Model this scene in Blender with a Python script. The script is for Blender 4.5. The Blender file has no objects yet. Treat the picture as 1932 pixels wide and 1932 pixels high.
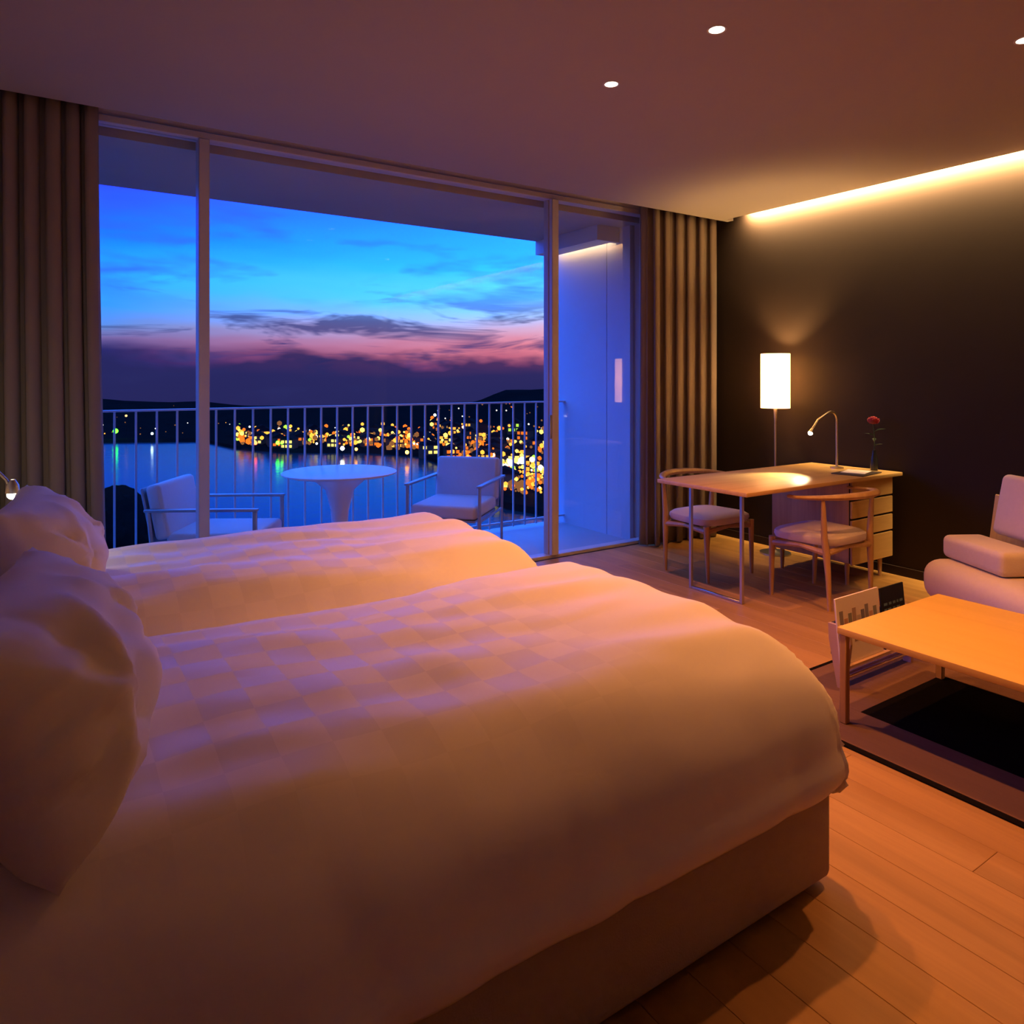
import bpy, bmesh, math, random
from mathutils import Vector, Matrix, noise
random.seed(7)
PI = math.pi
sc = bpy.context.scene
C = sc.collection

# ------------------------------------------------------------------ camera
YAW = math.radians(33.5)
cam_d = bpy.data.cameras.new('camera')
cam = bpy.data.objects.new('camera', cam_d); C.objects.link(cam)
cam_d.sensor_fit = 'HORIZONTAL'; cam_d.sensor_width = 36.0
cam_d.lens = 36.0 * 1345.0 / 1932.0
cam_d.shift_y = -(966.0 - 715.0) / 1932.0
cam_d.clip_start = 0.02; cam_d.clip_end = 5000
cam.location = (0, 0, 1.35)
cam.rotation_euler = (PI / 2, 0, -YAW)
sc.camera = cam

# ------------------------------------------------------------------ light settings
WARM = (1.0, 0.34, 0.085)
WARM2 = (1.0, 0.63, 0.28)
P_DOWN = (128.0, 142.0, 165.0)      # the three ceiling downlights
P_COVE = 1150.0       # cove strip in the ceiling slot
P_FLOORLAMP = 62.0
P_DESKLAMP = 50.0
P_READ = 2.4
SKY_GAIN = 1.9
sc.view_settings.view_transform = 'Standard'
sc.view_settings.look = 'None'
sc.view_settings.gamma = 1.0
sc.view_settings.use_curve_mapping = False
sc.view_settings.exposure = 0.0
sc.cycles.max_bounces = 6; sc.cycles.diffuse_bounces = 4; sc.cycles.glossy_bounces = 3
sc.cycles.transmission_bounces = 4; sc.cycles.transparent_max_bounces = 8
sc.cycles.caustics_reflective = False; sc.cycles.caustics_refractive = False
sc.cycles.adaptive_threshold = 0.035; sc.cycles.adaptive_min_samples = 16

# ------------------------------------------------------------------ node helpers
class NT:
    def __init__(s, tree): s.t = tree; tree.nodes.clear()
    def n(s, kind, **kw):
        nd = s.t.nodes.new(kind)
        for k, v in kw.items(): setattr(nd, k, v)
        return nd
    def link(s, a, b): s.t.links.new(a, b)
    def math(s, op, a, b=None, c=None, clamp=False):
        nd = s.n('ShaderNodeMath', operation=op); nd.use_clamp = clamp
        for i, v in enumerate((a, b, c)):
            if v is None: continue
            if isinstance(v, (int, float)): nd.inputs[i].default_value = v
            else: s.link(v, nd.inputs[i])
        return nd.outputs[0]
    def ramp(s, fac, stops, interp='LINEAR'):
        nd = s.n('ShaderNodeValToRGB'); cr = nd.color_ramp; cr.interpolation = interp
        while len(cr.elements) < len(stops): cr.elements.new(0.5)
        for e, (p, c) in zip(cr.elements, stops):
            e.position = p; e.color = (c[0], c[1], c[2], 1)
        s.link(fac, nd.inputs[0]); return nd.outputs[0]
    def mix(s, fac, a, b, blend='MIX'):
        nd = s.n('ShaderNodeMix', data_type='RGBA', blend_type=blend)
        for sock, v in ((nd.inputs[0], fac), (nd.inputs[6], a), (nd.inputs[7], b)):
            if isinstance(v, (int, float)): sock.default_value = v
            elif isinstance(v, (tuple, list)): sock.default_value = (v[0], v[1], v[2], 1)
            else: s.link(v, sock)
        return nd.outputs[2]
    def noise(s, vec, scale, detail=3.0, rough=0.55, dist=0.0):
        nd = s.n('ShaderNodeTexNoise'); nd.inputs['Scale'].default_value = scale
        nd.inputs['Detail'].default_value = detail; nd.inputs['Roughness'].default_value = rough
        nd.inputs['Distortion'].default_value = dist
        if vec is not None: s.link(vec, nd.inputs['Vector'])
        return nd.outputs[0]
    def mapping(s, vec, scale=(1, 1, 1), rot=(0, 0, 0), loc=(0, 0, 0)):
        nd = s.n('ShaderNodeMapping'); s.link(vec, nd.inputs[0])
        nd.inputs['Scale'].default_value = scale; nd.inputs['Rotation'].default_value = rot
        nd.inputs['Location'].default_value = loc
        return nd.outputs[0]

# ------------------------------------------------------------------ world: dusk sky
def build_world():
    w = bpy.data.worlds.new('dusk_sky'); sc.world = w; w.use_nodes = True
    T = NT(w.node_tree)
    tc = T.n('ShaderNodeTexCoord')
    gen = tc.outputs['Generated']
    sep = T.n('ShaderNodeSeparateXYZ'); T.link(gen, sep.inputs[0])
    x, y, z = sep.outputs
    # bands bent by broad turbulence, drawn out sideways
    wn = T.noise(T.mapping(gen, (1.6, 1.6, 9.0)), 2.2, 3.0, 0.6)
    zz = T.math('ADD', z, T.math('MULTIPLY', T.math('SUBTRACT', wn, 0.5), 0.045))
    f = T.math('MULTIPLY', T.math('ADD', zz, 0.1), 1.0 / 0.6, clamp=True)     # z -0.1 .. 0.5
    def lin(c): return tuple(((v / 255 + 0.055) / 1.055) ** 2.4 if v > 10 else v / 255 / 12.92 for v in c)
    def stops(tab): return [((zv + 0.1) / 0.6, tuple(a * b for a, b in zip(lin(c), (1, 1, g)))) for zv, c, g in tab]
    top = [(0.300, (46, 134, 255), 2.5), (0.400, (66, 170, 255), 2.6), (0.590, (74, 178, 255), 2.6)]  # sky above the view, raised brighter to light bed and balcony
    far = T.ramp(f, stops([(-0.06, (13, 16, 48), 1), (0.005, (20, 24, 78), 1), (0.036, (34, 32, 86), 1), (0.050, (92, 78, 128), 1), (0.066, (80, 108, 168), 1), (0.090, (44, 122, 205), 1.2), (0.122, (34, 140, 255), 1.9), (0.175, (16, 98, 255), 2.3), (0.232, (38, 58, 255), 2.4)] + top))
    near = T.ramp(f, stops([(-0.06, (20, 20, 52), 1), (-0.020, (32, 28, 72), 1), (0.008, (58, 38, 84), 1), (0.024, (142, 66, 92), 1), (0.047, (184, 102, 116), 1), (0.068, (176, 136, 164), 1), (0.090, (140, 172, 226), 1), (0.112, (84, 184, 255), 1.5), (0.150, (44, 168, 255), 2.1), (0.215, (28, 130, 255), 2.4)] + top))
    az = T.math('ARCTAN2', x, y)
    da = T.math('ABSOLUTE', T.math('SUBTRACT', az, 0.70))
    away = T.math('MULTIPLY', T.math('SUBTRACT', da, 0.06), 1.75, clamp=True)
    base = T.mix(away, near, far)
    # violet-blue wisps in the upper sky
    c2 = T.noise(T.mapping(gen, (2.2, 2.2, 11.0), (0.0, 0.30, 0.0), (7.0, 2.0, 1.0)), 2.5, 3.5, 0.60)
    m2 = T.math('MULTIPLY', T.math('SUBTRACT', c2, 0.53), 6.0, clamp=True)
    m2 = T.math('MULTIPLY', m2, T.math('MULTIPLY', T.math('SUBTRACT', z, 0.085), 22.0, clamp=True))
    base = T.mix(T.math('MULTIPLY', m2, 0.70), base, (0.020, 0.070, 1.20))
    # slate cloud streaks over the afterglow
    c1 = T.noise(T.mapping(gen, (2.0, 2.0, 12.0), (0.10, -0.10, 0.0), (3.1, 1.2, 0.4)), 2.6, 4.0, 0.62, 0.6)
    m1 = T.math('MULTIPLY', T.math('SUBTRACT', c1, 0.53), 9.0, clamp=True)
    lo = T.math('MULTIPLY', T.math('SUBTRACT', 0.150, z), 14.0, clamp=True)
    base = T.mix(T.math('MULTIPLY', T.math('MULTIPLY', m1, lo), 0.82), base, (0.018, 0.022, 0.110))
    # ragged cloud bank above the horizon
    c3 = T.noise(T.mapping(gen, (2.0, 2.0, 6.0), (0.0, 0.0, 0.0), (1.3, 5.2, 2.0)), 3.4, 3.5, 0.6)
    m3 = T.math('MULTIPLY', T.math('SUBTRACT', T.math('ADD', -0.010, T.math('MULTIPLY', c3, 0.085)), z), 70.0, clamp=True)
    base = T.mix(T.math('MULTIPLY', m3, 0.88), base, (0.012, 0.012, 0.062))
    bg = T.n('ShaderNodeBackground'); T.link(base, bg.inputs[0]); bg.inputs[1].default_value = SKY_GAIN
    out = T.n('ShaderNodeOutputWorld'); T.link(bg.outputs[0], out.inputs[0])
build_world()

# ------------------------------------------------------------------ materials
MATS = {}
def mat(name, col, rough=0.6, metal=0.0, var=0.0, vscale=8.0, bump=0.0, bscale=60.0, stretch=(1, 1, 1), sheen=0.0, spec=0.5):
    if name in MATS: return MATS[name]
    m = bpy.data.materials.new(name); m.use_nodes = True
    T = NT(m.node_tree)
    b = T.n('ShaderNodeBsdfPrincipled'); o = T.n('ShaderNodeOutputMaterial'); T.link(b.outputs[0], o.inputs[0])
    b.inputs['Roughness'].default_value = rough; b.inputs['Metallic'].default_value = metal
    b.inputs['Specular IOR Level'].default_value = spec
    if sheen: b.inputs['Sheen Weight'].default_value = sheen
    tc = T.n('ShaderNodeTexCoord'); v = T.mapping(tc.outputs['Object'], stretch)
    n = T.noise(v, vscale, 4.0)
    k = T.math('MULTIPLY', T.math('SUBTRACT', n, 0.5), 2.0 * max(var, 0.02))
    hsv = T.n('ShaderNodeHueSaturation'); hsv.inputs['Color'].default_value = (*col, 1)
    T.link(T.math('ADD', k, 1.0), hsv.inputs['Value']); T.link(hsv.outputs[0], b.inputs['Base Color'])
    if bump:
        bn = T.noise(T.mapping(tc.outputs['Object'], stretch), bscale, 3.0)
        bp = T.n('ShaderNodeBump'); bp.inputs['Strength'].default_value = bump; bp.inputs['Distance'].default_value = 0.01
        T.link(bn, bp.inputs['Height']); T.link(bp.outputs[0], b.inputs['Normal'])
    MATS[name] = m; return m

def wood(name, c1, c2, axis='Y', rough=0.42, scale=1.0, per_object=0.0):
    if name in MATS: return MATS[name]
    m = bpy.data.materials.new(name); m.use_nodes = True
    T = NT(m.node_tree)
    b = T.n('ShaderNodeBsdfPrincipled'); o = T.n('ShaderNodeOutputMaterial'); T.link(b.outputs[0], o.inputs[0])
    tc = T.n('ShaderNodeTexCoord')
    st = {'X': (1.2, 22, 22), 'Y': (22, 1.2, 22), 'Z': (22, 22, 1.2)}[axis]
    oi = T.n('ShaderNodeObjectInfo')
    off = T.n('ShaderNodeCombineXYZ'); 
    T.link(T.math('MULTIPLY', oi.outputs['Random'], 37.0), off.inputs[0]); T.link(T.math('MULTIPLY', oi.outputs['Random'], 91.0), off.inputs[1])
    va = T.n('ShaderNodeVectorMath', operation='ADD'); T.link(tc.outputs['Object'], va.inputs[0]); T.link(off.outputs[0], va.inputs[1])
    g = T.noise(T.mapping(va.outputs[0], tuple(s * scale for s in st)), 1.0, 6.0, 0.62, 0.6)
    col = T.ramp(g, [(0.3, c1), (0.7, c2)])
    if per_object:
        hsv = T.n('ShaderNodeHueSaturation'); T.link(col, hsv.inputs['Color'])
        T.link(T.math('ADD', T.math('MULTIPLY', T.math('SUBTRACT', oi.outputs['Random'], 0.5), 2 * per_object), 1.0), hsv.inputs['Value'])
        col = hsv.outputs[0]
    T.link(col, b.inputs['Base Color']); b.inputs['Roughness'].default_value = rough
    bp = T.n('ShaderNodeBump'); bp.inputs['Strength'].default_value = 0.08; bp.inputs['Distance'].default_value = 0.004
    T.link(g, bp.inputs['Height']); T.link(bp.outputs[0], b.inputs['Normal'])
    MATS[name] = m; return m

def emit(name, col, strength, sample=True):
    if name in MATS: return MATS[name]
    m = bpy.data.materials.new(name); m.use_nodes = True
    T = NT(m.node_tree)
    e = T.n('ShaderNodeEmission'); e.inputs[0].default_value = (*col, 1); e.inputs[1].default_value = strength
    o = T.n('ShaderNodeOutputMaterial'); T.link(e.outputs[0], o.inputs[0])
    m.cycles.emission_sampling = 'NONE'
    MATS[name] = m; return m

def glass_mat():
    m = bpy.data.materials.new('window_glass'); m.use_nodes = True
    T = NT(m.node_tree)
    tr = T.n('ShaderNodeBsdfTransparent'); tr.inputs[0].default_value = (0.97, 0.98, 0.985, 1)
    gl = T.n('ShaderNodeBsdfGlossy'); gl.inputs['Roughness'].default_value = 0.0
    fr = T.n('ShaderNodeFresnel'); fr.inputs[0].default_value = 1.45
    mx = T.n('ShaderNodeMixShader'); T.link(T.math('MULTIPLY', fr.outputs[0], 0.18), mx.inputs[0])
    T.link(tr.outputs[0], mx.inputs[1]); T.link(gl.outputs[0], mx.inputs[2])
    o = T.n('ShaderNodeOutputMaterial'); T.link(mx.outputs[0], o.inputs[0])
    return m

def linen_mat(name, col, checker=False):
    """white cotton; the duvet has a woven checkerboard of satin and matt squares on its top"""
    m = bpy.data.materials.new(name); m.use_nodes = True
    T = NT(m.node_tree)
    b = T.n('ShaderNodeBsdfPrincipled'); o = T.n('ShaderNodeOutputMaterial'); T.link(b.outputs[0], o.inputs[0])
    tc = T.n('ShaderNodeTexCoord'); ob = tc.outputs['Object']
    b.inputs['Roughness'].default_value = 0.75; b.inputs['Specular IOR Level'].default_value = 0.25
    b.inputs['Sheen Weight'].default_value = 0.15
    wr = T.noise(T.mapping(ob, (1.0, 2.6, 1.0)), 4.0, 2.0, 0.45, 0.4)
    if checker:
        uv = T.n('ShaderNodeUVMap'); uv.uv_map = 'cloth'
        ch = T.n('ShaderNodeTexChecker'); ch.inputs['Scale'].default_value = 1.0
        wob = T.n('ShaderNodeVectorMath', operation='SCALE'); wob.inputs['Scale'].default_value = 1 / 0.098
        T.link(uv.outputs[0], wob.inputs[0])
        T.link(wob.outputs[0], ch.inputs['Vector'])
        s2 = T.n('ShaderNodeSeparateXYZ'); T.link(uv.outputs[0], s2.inputs[0])
        mx = T.math('MULTIPLY', T.math('SUBTRACT', 0.80, T.math('ABSOLUTE', T.math('SUBTRACT', s2.outputs[0], 0.80))), 3.0, clamp=True)
        my = T.math('MULTIPLY', T.math('SUBTRACT', 0.62, T.math('ABSOLUTE', s2.outputs[1])), 3.0, clamp=True)
        msk = T.math('MULTIPLY', mx, my)
        fac = T.math('MULTIPLY', T.math('MULTIPLY', ch.outputs['Fac'], msk), 1.0)
        colr = T.mix(fac, col, tuple(c * 0.88 for c in col))
        T.link(colr, b.inputs['Base Color'])
        T.link(T.math('ADD', 0.78, T.math('MULTIPLY', fac, -0.28)), b.inputs['Roughness'])
    else:
        b.inputs['Base Color'].default_value = (*col, 1)
    bp = T.n('ShaderNodeBump'); bp.inputs['Strength'].default_value = 0.10; bp.inputs['Distance'].default_value = 0.03
    T.link(wr, bp.inputs['Height']); T.link(bp.outputs[0], b.inputs['Normal'])
    return m

def water_mat():
    m = bpy.data.materials.new('sea_water'); m.use_nodes = True
    T = NT(m.node_tree)
    df = T.n('ShaderNodeBsdfDiffuse'); df.inputs[0].default_value = (0.004, 0.012, 0.014, 1)
    b = T.n('ShaderNodeBsdfGlossy'); b.inputs['Color'].default_value = (0.55, 0.62, 0.52, 1); b.inputs['Roughness'].default_value = 0.14
    fr = T.n('ShaderNodeFresnel'); fr.inputs[0].default_value = 1.33
    mx = T.n('ShaderNodeMixShader'); T.link(T.math('MULTIPLY', fr.outputs[0], 0.75), mx.inputs[0])
    T.link(df.outputs[0], mx.inputs[1]); T.link(b.outputs[0], mx.inputs[2])
    o = T.n('ShaderNodeOutputMaterial'); T.link(mx.outputs[0], o.inputs[0])
    tc = T.n('ShaderNodeTexCoord')
    n = T.noise(tc.outputs['Object'], 0.25, 3.0)
    bp = T.n('ShaderNodeBump'); bp.inputs['Strength'].default_value = 0.25; bp.inputs['Distance'].default_value = 0.6
    T.link(n, bp.inputs['Height']); T.link(bp.outputs[0], b.inputs['Normal'])
    return m

M_CEIL = mat('ceiling_plaster', (0.43, 0.39, 0.345), 0.9, var=0.03, vscale=2.0)
M_WALL = mat('light_wall', (0.50, 0.44, 0.38), 0.85, var=0.03, vscale=3.0)
M_DARK = mat('dark_wall_paint', (0.030, 0.020, 0.015), 0.75, var=0.10, vscale=3.0, spec=0.15)
M_FRAME = mat('window_frame_paint', (0.62, 0.60, 0.60), 0.40, var=0.03)
M_GLASS = glass_mat()
M_CURT = mat('curtain_cloth', (0.27, 0.225, 0.18), 0.95, var=0.02, vscale=3, spec=0.1)
M_FLOOR = wood('oak_floor', (0.37, 0.20, 0.052), (0.50, 0.285, 0.082), 'Y', 0.48, 0.55, per_object=0.12)
M_GROOVE = mat('floor_underlay', (0.10, 0.06, 0.035), 0.9)
M_OAK = wood('oak_furniture', (0.52, 0.33, 0.115), (0.66, 0.44, 0.17), 'X', 0.40)
M_OAKZ = wood('oak_frame', (0.42, 0.25, 0.095), (0.56, 0.35, 0.145), 'Z', 0.42)
M_TABLE = wood('table_veneer', (0.68, 0.43, 0.055), (0.76, 0.49, 0.075), 'Y', 0.45, 0.5)
M_SHADE_FEET = mat('gap_shade_and_feet', (0.02, 0.015, 0.012), 0.9)  # near-black stands in for shade in drawer gaps; also colours the bed feet
M_STEEL = mat('brushed_steel', (0.55, 0.53, 0.50), 0.35, 1.0, var=0.05)
M_BRASS = mat('warm_metal', (0.62, 0.50, 0.36), 0.38, 1.0, var=0.05)
M_SEAT = mat('chair_fabric', (0.62, 0.54, 0.47), 0.9, var=0.06, vscale=60, bump=0.2, bscale=300)
M_SOFA = mat('sofa_fabric', (0.66, 0.56, 0.46), 0.9, var=0.05, vscale=50, bump=0.2, bscale=260)
M_DUVET = linen_mat('duvet_linen', (0.82, 0.79, 0.76), True)
M_PILLOW = linen_mat('pillow_linen', (0.82, 0.79, 0.76))
M_SKIRT = mat('bed_valance_cloth', (0.42, 0.35, 0.27), 0.92, var=0.06, vscale=40, bump=0.15, bscale=200)
M_MATT = mat('mattress_cloth', (0.7, 0.66, 0.6), 0.9, var=0.04)
M_BWALL = mat('balcony_white_wall', (0.66, 0.67, 0.70), 0.55, var=0.03)
M_BFLOOR = mat('balcony_deck', (0.42, 0.44, 0.47), 0.6, var=0.10, vscale=4)
M_RAIL = mat('railing_paint', (0.62, 0.63, 0.66), 0.45)
M_WPLAST = mat('white_lacquer', (0.80, 0.82, 0.84), 0.30)
M_BCUSH = mat('outdoor_cushion', (0.66, 0.68, 0.72), 0.9, var=0.05, vscale=50, bump=0.1, bscale=200)
M_BMETAL = mat('outdoor_frame', (0.40, 0.42, 0.45), 0.40, 0.6)

# ------------------------------------------------------------------ mesh helpers
def BM(): return bmesh.new()
def box(bm, x0, x1, y0, y1, z0, z1, bev=0.0, seg=2):
    r = bmesh.ops.create_cube(bm, size=1.0)
    vs = r['verts']
    for v in vs:
        v.co = Vector(((x0 + x1) / 2 + v.co.x * (x1 - x0), (y0 + y1) / 2 + v.co.y * (y1 - y0), (z0 + z1) / 2 + v.co.z * (z1 - z0)))
    if bev > 0:
        es = list({e for v in vs for e in v.link_edges})
        bmesh.ops.bevel(bm, geom=es, offset=bev, segments=seg, profile=0.5, affect='EDGES')
    return bm
def tube(bm, pts, rad, seg=10, flat=1.0, cap=True):
    """swept tube along pts; rad = number or list; flat squashes the section vertically"""
    pts = [Vector(p) for p in pts]
    n = len(pts)
    rs = rad if isinstance(rad, (list, tuple)) else [rad] * n
    rings = []
    up0 = Vector((0, 0, 1))
    prev = None
    for i, p in enumerate(pts):
        d = (pts[min(i + 1, n - 1)] - pts[max(i - 1, 0)]).normalized()
        ref = up0 if abs(d.z) < 0.95 else Vector((1, 0, 0))
        if prev is not None and abs(d.z) >= 0.2:
            s = prev - d * prev.dot(d)
            s = s.normalized() if s.length > 1e-4 else d.cross(ref).normalized()
        else:
            s = d.cross(ref).normalized()
            if prev is not None and s.dot(prev) < 0: s = -s
        t = s.cross(d).normalized()
        prev = s
        rings.append([bm.verts.new(p + s * (math.cos(a) * rs[i]) + t * (math.sin(a) * rs[i] * flat)) for a in [2 * PI * k / seg for k in range(seg)]])
    for i in range(n - 1):
        for k in range(seg):
            bm.faces.new((rings[i][k], rings[i][(k + 1) % seg], rings[i + 1][(k + 1) % seg], rings[i + 1][k]))
    if cap:
        bm.faces.new(rings[0][::-1]); bm.faces.new(rings[-1])
    bmesh.ops.recalc_face_normals(bm, faces=bm.faces)
    return bm
def lathe(bm, prof, cx=0, cy=0, seg=32, close=True):
    rings = []
    for r, z in prof:
        rings.append([bm.verts.new((cx + r * math.cos(2 * PI * k / seg), cy + r * math.sin(2 * PI * k / seg), z)) for k in range(seg)])
    for i in range(len(prof) - 1):
        for k in range(seg):
            bm.faces.new((rings[i][k], rings[i][(k + 1) % seg], rings[i + 1][(k + 1) % seg], rings[i + 1][k]))
    if close:
        bm.faces.new(rings[0][::-1]); bm.faces.new(rings[-1])
    bmesh.ops.recalc_face_normals(bm, faces=bm.faces)
    return bm
def sphere(bm, c, r, sub=2, sc_=(1, 1, 1)):
    q = bmesh.ops.create_icosphere(bm, subdivisions=sub, radius=r)
    for v in q['verts']: v.co = Vector((v.co.x * sc_[0], v.co.y * sc_[1], v.co.z * sc_[2])) + Vector(c)
    return bm
def xform(bm, mtx): bm.transform(mtx); return bm

def obj(name, bm, m, parent=None, smooth=True, angle=40):
    me = bpy.data.meshes.new(name); bm.to_mesh(me); bm.free()
    o = bpy.data.objects.new(name, me); C.objects.link(o)
    for mm in (m if isinstance(m, (list, tuple)) else [m]): me.materials.append(mm)
    if smooth:
        me.polygons.foreach_set('use_smooth', [True] * len(me.polygons))
        try: me.set_sharp_from_angle(angle=math.radians(angle))
        except Exception: pass
    if parent is not None: o.parent = parent
    return o
def inst(name, me, parent=None, loc=(0, 0, 0), rotz=0, scale=(1, 1, 1)):
    o = bpy.data.objects.new(name, me); C.objects.link(o)
    o.location = loc; o.rotation_euler = (0, 0, rotz); o.scale = scale
    if parent is not None: o.parent = parent
    return o
def tag(o, label, cat, group=None):
    o['label'] = label; o['category'] = cat
    if group: o['group'] = group
    return o
def thing(name, label, cat, loc=(0, 0, 0), rotz=0, group=None):
    o = bpy.data.objects.new(name, None); C.objects.link(o)
    o.empty_display_size = 0.1
    o.location = loc; o.rotation_euler = (0, 0, rotz)
    return tag(o, label, cat, group)
def struct(name, bm, m, label=None, parent=None, smooth=False):
    o = obj(name, bm, m, parent, smooth)
    if parent is None:
        o['kind'] = 'structure'
        if label: o['label'] = label
    return o
def dup(root, loc, rotz, label=None, group=None):
    r = root.copy(); C.objects.link(r); r.location = loc; r.rotation_euler = (0, 0, rotz)
    if label: r['label'] = label
    if group: r['group'] = group
    for ch in list(root.children):
        c = ch.copy(); C.objects.link(c); c.parent = r
        for g in ch.children:
            d = g.copy(); C.objects.link(d); d.parent = c
    return r
def light(kind, name, loc, power, col, parent=None, **kw):
    d = bpy.data.lights.new(name, kind); d.energy = power; d.color = col
    for k, v in kw.items(): setattr(d, k, v)
    o = bpy.data.objects.new(name, d); C.objects.link(o); o.location = loc
    if parent is not None: o.parent = parent
    return o
def aim(o, target):
    o.rotation_euler = (Vector(target) - o.location).to_track_quat('-Z', 'Y').to_euler()

# ------------------------------------------------------------------ room shell
XL, XR = -0.42, 4.93          # left wall (bed heads), dark right wall
YB, YC, YG = -2.6, 4.09, 4.35  # back wall, ceiling edge at the curtain pocket, glass plane
ZC = 2.70
b = BM(); box(b, XL - .2, XR + .2, YB - .2, YG + .05, -0.14, -0.022)
floor = struct('floor', b, M_GROOVE, 'oak plank floor of the room')
PW, PL = 0.15, 1.83
pb = BM(); box(pb, 0.0004, PW - 0.0004, 0.0004, PL - 0.0004, -0.02, 0.0, 0.0010, 1)
pm = bpy.data.meshes.new('plank'); pb.to_mesh(pm); pb.free(); pm.materials.append(M_FLOOR)
nx = int((XR - XL) / PW) + 1
for i in range(nx):
    x = XL + i * PW
    w = min(PW, XR - x)
    if w < 0.02: continue
    y = YB - ((i * 0.71) % 1.0) * PL
    while y < YG - 0.06:
        y0, y1 = max(y, YB), min(y + PL, YG - 0.06)
        if y1 - y0 > 0.05:
            inst('plank', pm, floor, (x, y0, 0), 0, (w / PW, (y1 - y0) / PL, 1))
        y += PL

b = BM(); box(b, XL - .2, XR - 0.085, YB - .2, YC, ZC, ZC + 0.06); struct('ceiling', b, M_CEIL, 'plain plaster ceiling with recessed downlights')
b = BM(); box(b, XL - .2, XR + .2, YB - .2, YG + .12, ZC + 0.16, ZC + 0.26); struct('trim_1', b, M_CEIL, 'slab above the ceiling slots')
b = BM(); box(b, XL - .2, XR - 0.085, YC - 0.02, YC, ZC + 0.06, ZC + 0.16); struct('trim_2', b, M_CEIL, 'upstand of the curtain pocket')
b = BM(); box(b, XL - .2, XL, YB - .2, YG + .05, 0, ZC + 0.16); struct('wall_left', b, M_WALL, 'wall behind the bed heads')
b = BM(); box(b, XR, XR + .2, YB - .2, YG + .05, 0, ZC + 0.16); struct('wall_right', b, M_DARK, 'dark brown wall under the cove light')
b = BM(); box(b, XL, XR, YB - .2, YB, 0, ZC + 0.16); struct('wall_back', b, M_WALL, 'wall behind the camera')
b = BM(); box(b, 4.24, XR, YG - 0.03, YG + 0.16, 0, ZC + 0.16); struct('wall_window', b, M_WALL, 'short pier between window and dark wall')
b = BM(); box(b, XL, 4.24, YG - 0.02, YG + 0.08, 2.745, ZC + 0.16); struct('trim_3', b, M_FRAME, 'fascia above the window head')

# window
def win_frame(parent, x0, x1, y0, y1, z0, z1, name='window_frame', bev=0.004):
    b = BM(); box(b, x0, x1, y0, y1, z0, z1, bev, 1); return obj(name, b, M_FRAME, parent)
w1 = bpy.data.objects.new('window_1', None); C.objects.link(w1); w1['kind'] = 'structure'; w1['label'] = 'full-height glazed window wall'
win_frame(w1, XL, 4.24, YG - 0.035, YG + 0.055, 2.705, 2.745, 'window_head')
win_frame(w1, XL, 4.24, YG - 0.035, YG + 0.055, -0.005, 0.022, 'window_sill')
win_frame(w1, 0.742, 0.800, YG - 0.045, YG + 0.050, 0.022, 2.705, 'mullion')
win_frame(w1, 4.195, 4.24, YG - 0.035, YG + 0.055, 0.022, 2.705, 'jamb')
win_frame(w1, XL, XL + 0.04, YG - 0.035, YG + 0.055, 0.022, 2.705, 'jamb')
b = BM(); box(b, XL + 0.04, 0.742, YG + 0.006, YG + 0.016, 0.022, 2.705); obj('pane', b, M_GLASS, w1, False)
b = BM(); box(b, 0.800, 3.20, YG + 0.006, YG + 0.016, 0.022, 2.705); obj('pane', b, M_GLASS, w1, False)
d1 = bpy.data.objects.new('door_1', None); C.objects.link(d1); d1['kind'] = 'structure'; d1['label'] = 'sliding glass balcony door'
win_frame(d1, 3.205, 3.268, YG - 0.055, YG - 0.015, 0.022, 2.705, 'stile')
win_frame(d1, 3.200, 3.262, YG - 0.010, YG + 0.050, 0.022, 2.705, 'stile')
b = BM(); box(b, 3.268, 4.195, YG - 0.040, YG - 0.030, 0.022, 2.705); obj('pane', b, M_GLASS, d1, False)
b = BM(); box(b, 3.190, 3.206, YG - 0.050, YG - 0.030, 0.90, 1.08, 0.004, 1); obj('door_handle', b, M_STEEL, d1)

# baseboards
b = BM(); box(b, XR - 0.012, XR, YB, YG - 0.04, 0, 0.06); struct('baseboard_right', b, M_DARK)

# curtains: pleated cloth
def curtain(x0, x1, folds, amp, y, z0, z1, name, label, seed, spread=0.0):
    bm = BM(); rnd = random.Random(seed)
    N = folds * 14; NZ = 14
    ph = [rnd.uniform(-0.5, 0.5) for _ in range(folds + 2)]
    am = [rnd.uniform(0.55, 1.15) for _ in range(folds + 2)]
    rows = []
    for j in range(NZ + 1):
        t = j / NZ; z = z0 + (z1 - z0) * t
        row = []
        for i in range(N + 1):
            s = i / N
            fi = s * folds; k = int(min(fi, folds - 1)); fr = fi - k
            a = am[k] * (1 - fr) + am[k + 1] * fr
            p = ph[k] * (1 - fr) + ph[k + 1] * fr
            yy = y + amp * a * math.sin(2 * PI * fi + p) * (0.75 + 0.35 * (1 - t)) + 0.35 * amp * math.sin(4 * PI * fi + 2 * p)
            xx = x0 + (x1 - x0) * s + 0.28 * (x1 - x0) / folds * math.sin(4 * PI * fi + 1.3 + p) + spread * (1 - t) ** 1.5 * (s - 0.0)
            row.append(bm.verts.new((xx, yy, z)))
        rows.append(row)
    for j in range(NZ):
        for i in range(N):
            bm.faces.new((rows[j][i], rows[j][i + 1], rows[j + 1][i + 1], rows[j + 1][i]))
    o = obj(name, bm, M_CURT, None, True, 180)
    md = o.modifiers.new('thickness', 'SOLIDIFY'); md.thickness = 0.004
    tag(o, label, 'curtain')
    return o
curtain(-0.36, 0.225, 7, 0.042, 4.19, 0.012, 2.83, 'curtain', 'taupe pleated curtain hanging at the bed-head end of the window', 3, 0.045)
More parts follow.
